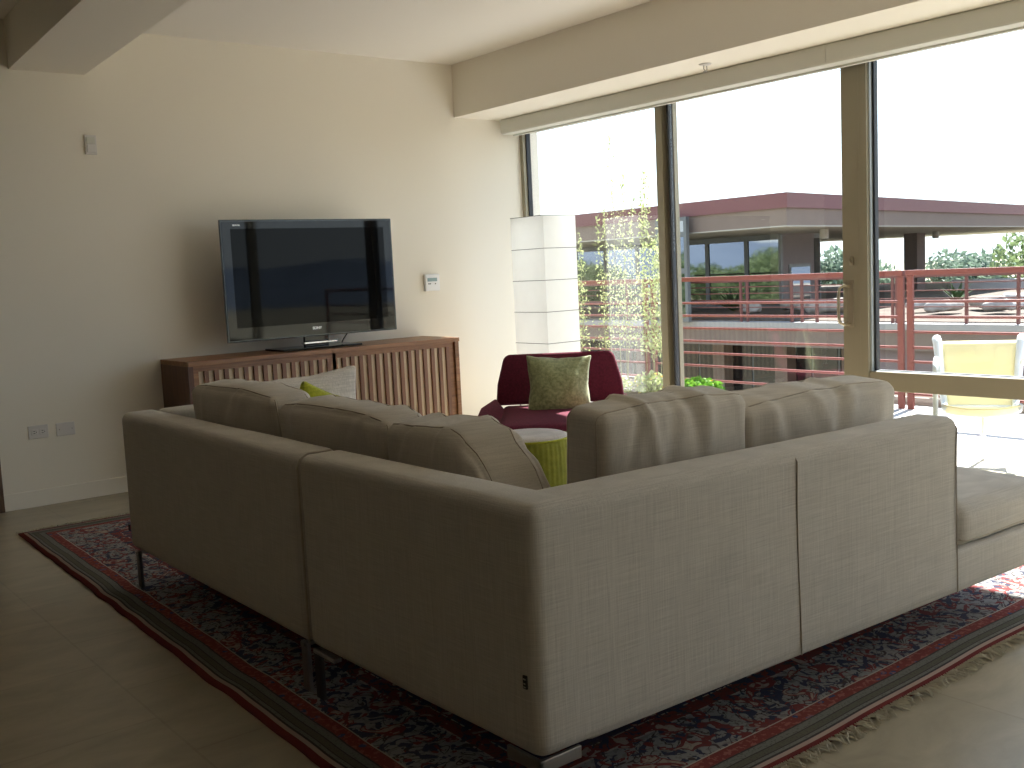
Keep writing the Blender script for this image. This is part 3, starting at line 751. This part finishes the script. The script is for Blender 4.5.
# ------------------------------------------------------------------ plants
def leaves(mb, pts, size, flat=.5, up=.3, seed=0):
    rr = random.Random(seed)
    for c in pts:
        c = Vector(c); s = size * rr.uniform(.6, 1.3)
        d = Vector((rr.gauss(0, 1), rr.gauss(0, 1), rr.gauss(0, 1) + up)).normalized()
        a = d.cross(Vector((rr.random(), rr.random(), rr.random() + .01))).normalized(); b = d.cross(a)
        mb.add([c - b * s, c + a * s * flat + d * s * .15, c + b * s, c - a * s * flat + d * s * .15], [(0, 1, 2, 3)])
def blob(rr, c, r, n, shell=.55):
    out = []
    while len(out) < n:
        p = Vector((rr.uniform(-1, 1), rr.uniform(-1, 1), rr.uniform(-1, 1)))
        if shell * rr.random() < p.length < 1: out.append((c[0] + p.x * r[0], c[1] + p.y * r[1], c[2] + p.z * r[2]))
    return out
def planter(label, x, y, lx, ly, h_=.16):
    o = thing('planter_trough', label, 'planter', (x, y, -.02))
    a, b = lx / 2, ly / 2; t = .03
    MB().box(-a, -b, 0, a, b, .02).box(-a, -b, .02, -a + t, b, h_).box(a - t, -b, .02, a, b, h_).box(-a + t, -b, .02, a - t, -b + t, h_).box(-a + t, b - t, .02, a - t, b, h_).build('trough', M['planter'], o, bevel=.004)
    MB().box(-a + t, -b + t, .02, a - t, b - t, h_ - .02).build('soil', M['soil'], o)
    return o
planter('low concrete planter trough inside the railing below the climbing shrubs', 7.12, 7.55, .34, 1.9, .13)
def climber(label, base, stems, leafsize, seed, density, mt='leaf_lime', name='climbing_shrub'):
    rr = random.Random(seed); o = thing(name, label, 'shrub', base, 0)
    sm = MB(); pts = []
    for (dx, dy, tx, ty, h_, lo, n_) in stems:
        path = []
        for i in range(13):
            t = i / 12
            path.append(Vector((dx + (tx - dx) * t + .02 * noise.noise((t * 4, seed, dx * 9)), dy + (ty - dy) * t + .035 * noise.noise((t * 3, seed + 5, dy * 9)), h_ * t)))
        sm.tube(path, [.0045 * (1 - .75 * i / 12) for i in range(13)], 5)
        for _ in range(int(n_ * 1.9)):
            t = lo + (1 - lo) * rr.random() ** 1.35; q = path[0].lerp(path[-1], 0) if t <= 0 else path[min(12, int(t * 12))].lerp(path[min(12, int(t * 12) + 1)], t * 12 - int(t * 12))
            wd = density * (1.15 - t)
            pts.append((q.x + rr.gauss(0, wd), q.y + rr.gauss(0, wd), q.z + rr.gauss(0, .03)))
    sm.build('stem', M['stem'], o)
    lm = MB(); leaves(lm, pts, leafsize, .5, .3, seed)
    lm.build('foliage', M[mt], o)
    return o
GZ = .09
climber('tall sparse climbing shrub whose thin shoots rise above the far roof line', (7.1, 7.3, GZ),
        [(0, 0, .0, .06, 2.43, .22, 170), (.03, -.05, 0, -.10, 2.02, .2, 170), (0, .1, 0, .16, 1.72, .2, 150), (-.03, -.12, .05, -.2, 1.75, .2, 170), (.02, .2, .03, .3, 1.62, .2, 150)], 0.015, 41, .062)
climber('leafy yellow-green climbing shrub against the left side of the window mullion', (7.1, 6.86, GZ),
        [(0, 0, .0, .05, 1.98, .18, 260), (.03, -.05, 0, -.12, 1.55, .18, 240), (0, .1, 0, .10, 1.82, .18, 240), (-.03, -.02, .05, -.02, 1.35, .2, 220)], .017, 42, .075)
climber('thin climbing shrub beside the paper lamp', (7.1, 7.93, GZ),
        [(0, 0, .0, .02, 1.62, .22, 190), (.03, .05, 0, .13, 1.5, .22, 170), (0, -.08, 0, -.1, 1.42, .22, 170), (.02, .15, .03, .2, 1.25, .22, 140)], .015, 43, .065)
def bush(label, base, r, n, mt, size, seed, flowers=None, fl_n=0, group=None, name='flowering_bush'):
    rr = random.Random(seed); o = thing(name, label, 'bush', base, 0, group)
    lm = MB(); leaves(lm, blob(rr, (0, 0, r[2]), r, n), size, .55, .5, seed); lm.build('foliage', M[mt], o)
    sm = MB()
    for k in range(7):
        a = rr.uniform(0, 6.28); sm.tube([(0, 0, .0), (math.cos(a) * r[0] * .4, math.sin(a) * r[1] * .4, r[2] * 1.1)], .005, 5)
    sm.build('stem', M['stem'], o)
    if flowers:
        fm_ = MB()
        for c in blob(rr, (0, 0, r[2] * 1.05), (r[0] * 1.02, r[1] * 1.02, r[2] * 1.02), fl_n, 1.35):
            for k in range(5):
                a = k * 1.2566; d = Vector((math.cos(a), math.sin(a), .4)) * size * .6; q = Vector(c); s_ = Vector((-math.sin(a), math.cos(a), 0)) * size * .3
                fm_.add([q, q + d * .6 + s_, q + d, q + d * .6 - s_], [(0, 1, 2, 3)])
        fm_.build('blossom', M[flowers], o)
    return o
bush('bright green bush with yellow blossoms in front of the railing, right of the mullion', (6.98, 6.22, -.02), (.22, .26, .10), 620, 'leaf_green', .03, 51, 'petal_yellow', 16)
bush('small bush with orange-yellow blossoms just left of the mullion', (6.92, 6.72, -.02), (.16, .20, .12), 420, 'leaf_lime', .026, 52, 'petal_yellow', 26)
bush('pinkish white blossoming bush low behind the armchair', (6.80, 7.35, -.02), (.26, .50, .10), 700, 'leaf_lime', .024, 53, 'petal_white', 520)
planter('raised planter bed outside the railing, behind the patio chair', 7.86, 3.9, .40, 3.2, .06)
for k, (yy, lb) in enumerate(((4.25, 'low green hedge plant left of the patio chair leg, outside the railing'), (3.85, 'low green hedge plant behind the seat of the patio chair'), (3.4, 'low green hedge plant at the right edge of the view, outside the railing'))):
    bush(lb, (7.86, yy, .025), (.17, .22, .10), 480, 'leaf_green', .03, 60 + k, None, 0, 'hedge plants outside the railing', 'hedge_plant')

# ------------------------------------------------------------------ building across the courtyard
uy = R(79.84); U = Vector((math.sin(uy), math.cos(uy), 0))
XB = 21.84; P0 = Vector((XB, 16.33, 0)); P1 = P0 + U * 42
bd = thing('building', 'long low apartment building with red roof edge across the courtyard', 'building', (XB, 16.33, -7))
def W(*p): return (p[0] - XB, p[1] - 16.33, p[2] + 7)
def wb(mb, x0, y0, z0, x1, y1, z1): a = W(x0, y0, z0); b = W(x1, y1, z1); return mb.box(*a, *b)
def wp(mb, poly, z0, z1): return mb.prism([(x - XB, y - 16.33) for x, y in poly], z0 + 7, z1 + 7)
roofp = [(XB, 16.33), (P1.x, P1.y), (63.5, 23.5), (50.3, 32.3), (30, 60), (XB, 60)]
ins = [(XB + .06, 16.40), (P1.x - .1, P1.y + .06), (63.3, 23.5), (50.2, 32.2), (30, 59.9), (XB + .06, 59.9)]
wp(MB(), roofp, 2.47, 2.85).build('roof_edge', M['roofred'], bd, label='dark red painted roof edge')
wp(MB(), ins, 2.03, 2.47).build('fascia', M['stucco'], bd)
wp(MB(), ins, 2.0, 2.03).build('soffit', M['soffitpaint'], bd)
sl = MB(); wb(sl, XB, -12, -.56, 50, 44, -.42); sl.build('terrace_slab', M['slabedge'], bd)
tg_ = MB(); wb(tg_, XB + .5, -12, -.42, 49.9, 43.9, -.395); tg_.build('terrace_bed', M['gravel'], bd)
pw = MB(); wb(pw, 40, -12, -.42, 40.4, 22, .02); pw.build('parapet', M['palewall'], bd)
# lower storey
lw = MB(); wb(lw, XB + .12, -12, -1.05, XB + .4, 60, -.56); lw.build('spandrel', M['stucco'], bd)
lw = MB(); wb(lw, XB + .3, -12, -7, XB + .6, 14.3, -1.05); lw.build('wall', M['stuccodark'], bd)
lw = MB(); wb(lw, XB + 2.4, 14.0, -7, XB + 2.7, 60, -1.05); lw.build('wall', M['stuccodark'], bd)
lw = MB(); wb(lw, XB + .3, 14.0, -7, XB + 2.38, 14.3, -1.05); lw.build('wall', M['stuccodark'], bd)
for i in range(9):
    y0 = 14.4 + i * 2.05; wf = MB(); wb(wf, XB + 2.34, y0, -4.2, XB + 2.4, y0 + 1.75, -1.2)
    fo = wf.build('window', M['greyframe'], bd); gp = MB(); wb(gp, XB + 2.32, y0 + .07, -4.13, XB + 2.34, y0 + .84, -1.27); wb(gp, XB + 2.32, y0 + .91, -4.13, XB + 2.34, y0 + 1.68, -1.27)
    gp.build('pane', M['lowglass'], fo)
for yy in (15.9, 18.06, 20.3, 23.5, 26.5):
    c_ = MB(); wb(c_, XB + 1.9, yy - .21, -7, XB + 2.3, yy + .21, -1.05); c_.build('column', M['stucco'], bd)
# glazed pavilion under the roof
PX_, PY_ = 27.9, 21.1
ys = [21.1, 22.5, 24.2, 25.9, 27.6, 29.3, 31, 33]
for i in range(len(ys) - 1):
    fm_ = MB(); y0, y1 = ys[i], ys[i + 1]
    wb(fm_, PX_ - .05, y0, -.42, PX_ + .05, y0 + .1, 2.0); wb(fm_, PX_ - .05, y1 - .06, -.42, PX_ + .05, y1, 2.0)
    wb(fm_, PX_ - .05, y0 + .1, 1.82, PX_ + .05, y1 - .06, 2.0); wb(fm_, PX_ - .05, y0 + .1, -.42, PX_ + .05, y1 - .06, -.3)
    fo = fm_.build('window', M['greyframe'], bd); gp = MB(); wb(gp, PX_ - .015, y0 + .1, -.3, PX_ + .015, y1 - .06, 1.82); gp.build('pane', M['darkglass'], fo)
pv = MB(); a = Vector((PX_ + .06, PY_, 0)); b = a + U * 2.25; nb = Vector((-U.y, U.x, 0)) * .3
wp(pv, [(a.x, a.y), (b.x, b.y), (b.x + nb.x, b.y + nb.y), (a.x + nb.x, a.y + nb.y)], -.42, 2.0); pv.build('wall', M['stuccodark'], bd)
pv = MB(); a2 = a + U * .35; b2 = a + U * 1.9; off = Vector((U.y, -U.x, 0)) * .04
wp(pv, [(a2.x + off.x, a2.y + off.y), (b2.x + off.x, b2.y + off.y), (b2.x, b2.y), (a2.x, a2.y)], -.3, 1.0)
fo = pv.build('window', M['greyframe'], bd); pv = MB(); off2 = off * 1.5; a3 = a2 + U * .1; b3 = b2 - U * .1
wp(pv, [(a3.x + off2.x, a3.y + off2.y), (b3.x + off2.x, b3.y + off2.y), (b3.x, b3.y), (a3.x, a3.y)], -.2, .9); pv.build('pane', M['darkglass'], fo)
pv = MB(); c_ = b + U * .5; wp(pv, [(b.x, b.y), (c_.x, c_.y), (c_.x + nb.x, c_.y + nb.y), (b.x + nb.x, b.y + nb.y)], 1.85, 2.0)
wp(pv, [(c_.x - U.x * .06, c_.y - U.y * .06), (c_.x, c_.y), (c_.x + nb.x, c_.y + nb.y), (c_.x - U.x * .06 + nb.x, c_.y - U.y * .06 + nb.y)], -.42, 1.85)
fo = pv.build('window', M['greyframe'], bd); pv = MB(); wp(pv, [(b.x + nb.x * .5, b.y + nb.y * .5), (c_.x + nb.x * .5, c_.y + nb.y * .5), (c_.x + nb.x * .6, c_.y + nb.y * .6), (b.x + nb.x * .6, b.y + nb.y * .6)], -.42, 1.85); pv.build('pane', M['glass'], fo)
# grey framed bay at the left
fm_ = MB(); y0, y1 = 19.46, 20.6
for yy in (y0, y0 + .52, y1 - .1): wb(fm_, XB - .28, yy, -.42, XB - .16, yy + .1, 2.46)
for zz in ((-.42, -.32), (.92, 1.06), (1.92, 2.06), (2.36, 2.46)):
    wb(fm_, XB - .27, y0 + .1, zz[0], XB - .17, y0 + .52, zz[1]); wb(fm_, XB - .27, y0 + .62, zz[0], XB - .17, y1 - .1, zz[1])
fo = fm_.build('window', M['greyframe'], bd); gp = MB(); wb(gp, XB - .22, y0 + .05, -.35, XB - .2, y1 - .05, 2.4); gp.build('pane', M['darkglass'], fo)
c_ = MB(); wb(c_, 40.7, 23.9, -.42, 41.35, 24.5, 2.0); c_.build('column', M['column'], bd)
for (x, y) in ((26.49, 18.51), (39.88, 22.6), (53, 23.5)):
    MB().lathe([(.13, 8.72), (.13, 9.0)], 16, (x - XB, y - 16.33)).build('soffit_light', M['soffitpaint'], bd)
# terrace railing on the slab edge
tr_ = MB()
for z in (.66, .50, .33, .15, -.04): a = W(XB + .2, -12, z); tr_.box(a[0] - .02, a[1], a[2] - (.03 if z > .6 else .012), a[0] + .02, W(0, 30, 0)[1], a[2] + (.03 if z > .6 else .012))
rp = tr_.build('terrace_railing', M['redfar'], bd)
for yy in (24.5, 22.3, 20.2, 18.02, 17.8, 16.39, 16.08, 15.64, 13.56, 13.45, 11.77, 10.63, 9.0, 7.0):
    c_ = MB(); wb(c_, XB + .17, yy - .03, -.42, XB + .23, yy + .03, .64); c_.build('post', M['redfar'], rp)

# things on the terrace
def rock(label, x, y, z, s, seed):
    mb = MB(); mp, hh, _ = rbox(mb, s, min(s) * .45, (5, 5, 4), wr=min(s) * .25, wf=1.6 / max(s), seed=seed, xf=TR((0, 0, s[2] * .5 + .08), seed * 37))
    o = mb.build('garden_rock', M['rock'], None, smooth=True, loc=(x, y, z)); tag(o, label, 'rock', 'pale rocks on the far terrace'); return o
rk = [(24.2, 19.4, (1.3, .9, .40), 'pale rock leftmost in the row on the far terrace, under the pavilion glazing'),
      (25.3, 18.6, (1.6, 1.1, .46), 'pale rock on the far terrace, in front of the pavilion corner wall'),
      (24.4, 16.9, (2.0, 1.2, .5), 'broad pale rock on the far terrace, left of the door handle'),
      (25.6, 14.9, (1.2, .8, .3), 'small pale rock on the far terrace, beside the paired railing posts'),
      (24.9, 13.9, (1.8, 1.0, .34), 'pale rock on the far terrace, above the top left corner of the patio chair'),
      (26.6, 13.6, (2.2, 1.0, .40), 'pale rock on the far terrace, above the middle of the patio chair back'),
      (25.2, 12.5, (1.4, 1.0, .34), 'pale rock on the far terrace, above the top right corner of the patio chair'),
      (27.6, 12.8, (2.8, 1.1, .42), 'pale rock on the far terrace, cut by the right edge of the view')]
rk = [(x, y, (a * .62, b * .62, c * .7), lb) for x, y, (a, b, c), lb in rk]
for k, (x, y, s, lb) in enumerate(rk): rock(lb, x, y, -.395, s, k + 1)
def agave(label, x, y, h_, n_, seed):
    rr = random.Random(seed); o = thing('agave', label, 'plant', (x, y, -.36))
    for k in range(n_):
        a = k * 2.4; tilt = R(25 + 50 * k / n_); d = Vector((math.cos(a) * math.sin(tilt), math.sin(a) * math.sin(tilt), math.cos(tilt))); s_ = Vector((-math.sin(a), math.cos(a), 0)) * .06
        mid = d * h_ * .5; tip = d * h_ + Vector((0, 0, -.08 * h_))
        nn = d.cross(s_).normalized() * .02
        MB().add([s_ * .6, -s_ * .6, mid + s_, mid - s_, tip, mid + nn], [])
        mb = MB(); mb.add([s_ * .6, -s_ * .6, mid + s_, mid - s_, tip, mid - nn, -nn], [(0, 2, 5, 6), (1, 6, 5, 3), (2, 4, 5), (3, 5, 4), (0, 1, 3, 2), (2, 3, 4)])
        mb.build('leaf', M['leaf_dark'], o)
agave('dark spiky agave plant on the far terrace in front of the first pavilion window', 25.8, 21.4, 1.0, 22, 71)
agave('small dark spiky agave plant on the far terrace, right of the column foot', 30.5, 16.6, .8, 18, 72)

# trees beyond
def make_tree(name, label, loc, h_, rad, mt, seed, n_, size, group):
    rr = random.Random(seed); o = thing(name, label, 'tree', loc, 0, group)
    tk = MB().tube([(0, 0, 0), (.15, .1, h_ * .35), (.0, .2, h_ * .6)], [h_ * .03, h_ * .022, h_ * .012], 8)
    for k in range(5):
        a = k * 1.3 + seed; tk.tube([(.1, .1, h_ * .38), (math.cos(a) * rad * .6, math.sin(a) * rad * .6, h_ * .72)], [h_ * .012, h_ * .004], 6)
    tk.build('trunk', M['bark'], o)
    pts = []
    for k in range(9):
        a = rr.uniform(0, 6.28); q = rr.uniform(0, .62) * rad
        pts += blob(rr, (math.cos(a) * q, math.sin(a) * q, h_ * rr.uniform(.52, .84)), (rad * .48, rad * .48, h_ * .17), n_ // 9)
    lm = MB(); leaves(lm, pts, size, .5, .2, seed); lm.build('crown', M[mt], o)
    return o
GT = 'trees beyond the far building'
def copy_tree(o, label, loc, sc):
    c = o.copy(); COL.objects.link(c); c.location = loc; c.scale = (sc, sc, sc); c['label'] = label; c.rotation_euler = (0, 0, rnd.uniform(0, 6))
    for ch in list(o.children):
        d = ch.copy(); COL.objects.link(d); d.parent = c
    return c
t0 = make_tree('tree', 'hazy distant tree left of the wide door stile, right of the pavilion wall', (78.1, 54.0, -7), 9.0, 4.4, 'leaf_far', 81, 2600, .34, GT)
t1 = make_tree('tree', 'large olive-green tree at the right edge of the view', (70.5, 30.3, -7), 11.0, 5.4, 'leaf_olive', 82, 4200, .26, GT)
far = [((69.0, 43.3), .86, 'hazy distant tree between the wide door stile and the far column'),
       ((88.5, 48.3), .93, 'hazy distant tree right of the far column, first of the two beside it'),
       ((80.5, 41.6), .91, 'hazy distant tree directly left of the big olive tree, second from the far column')]
for (xy, s_, lb) in far: copy_tree(t0, lb, (*xy, -7), s_)
# trees west of the house, seen mirrored in the pavilion glass
for k, (x, y) in enumerate(((-10, 52), (-14, 60), (-2, 62), (-22, 58), (-8, 70), (-30, 66))):
    copy_tree(t1, 'green tree mirrored in the pavilion glass, one of the row beyond the courtyard', (x, y, -7), .74 + .03 * k)['group'] = 'trees mirrored in the pavilion glass'

# ground and hills
struct(MB().box(-600, -600, -7.3, 900, 900, -7).build('ground', M['ground']))
mb = MB(); vs = []; nseg = 150; rows = 7
for j in range(rows + 1):
    for i in range(nseg + 1):
        az = R(92 + 245 * i / nseg); t = j / rows
        ridge = 17 + 10 * noise.noise((i * .09, 2.0, 0)) + 6 * noise.noise((i * .3, 5.0, 0)) + 2 * noise.noise((i * .9, 9.0, 0))
        d = 330 + 160 * t + 12 * noise.noise((i * .4, j, 3)); z = -7.2 + max(2, ridge) * math.sin(t * math.pi / 2) + 1.2 * noise.noise((i * .7, j * 1.3, 7)) * (t > 0)
        vs.append((math.sin(az) * d, math.cos(az) * d, z))
mb.add(vs, [(j * (nseg + 1) + i, (j + 1) * (nseg + 1) + i, (j + 1) * (nseg + 1) + i + 1, j * (nseg + 1) + i + 1) for j in range(rows) for i in range(nseg)])
struct(mb.build('hills', M['hill'], smooth=True))

# ------------------------------------------------------------------ light
SUN_AZ, SUN_EL = (.975, .22), 51.5
sd = Vector((SUN_AZ[0], SUN_AZ[1], 0)).normalized() * math.cos(R(SUN_EL)) + Vector((0, 0, math.sin(R(SUN_EL))))
sl = bpy.data.lights.new('sun', 'SUN'); sl.energy = 25.0; sl.angle = R(.55); sl.color = (1.0, .965, .92)
so = bpy.data.objects.new('sun', sl); COL.objects.link(so); so.rotation_euler = (-sd).to_track_quat('-Z', 'Y').to_euler()
wd = bpy.data.worlds.new('world'); scene.world = wd; wd.use_nodes = True
t = wd.node_tree; t.nodes.clear()
tc = t.nodes.new('ShaderNodeTexCoord'); sp = t.nodes.new('ShaderNodeSeparateXYZ'); rp_ = t.nodes.new('ShaderNodeValToRGB')
bg = t.nodes.new('ShaderNodeBackground'); ou = t.nodes.new('ShaderNodeOutputWorld')
t.links.new(tc.outputs['Generated'], sp.inputs[0]); t.links.new(sp.outputs[2], rp_.inputs[0])
e = rp_.color_ramp.elements; e[0].position = 0; e[0].color = (.84, .935, 1, 1); e[1].position = .85; e[1].color = (.25, .39, .66, 1)
m_ = rp_.color_ramp.elements.new(.3); m_.color = (.70, .83, 1.0, 1)
t.links.new(rp_.outputs[0], bg.inputs[0]); bg.inputs[1].default_value = 2.4
t.links.new(bg.outputs[0], ou.inputs[0])

vs_ = scene.view_settings; vs_.view_transform = 'Standard'; vs_.look = 'None'; vs_.gamma = 1; vs_.use_curve_mapping = False; vs_.exposure = 0.17
cy = scene.cycles
cy.max_bounces = 14; cy.diffuse_bounces = 8; cy.glossy_bounces = 6; cy.transparent_max_bounces = 16; cy.transmission_bounces = 8
cy.caustics_reflective = False; cy.caustics_refractive = False
cy.use_denoising = True
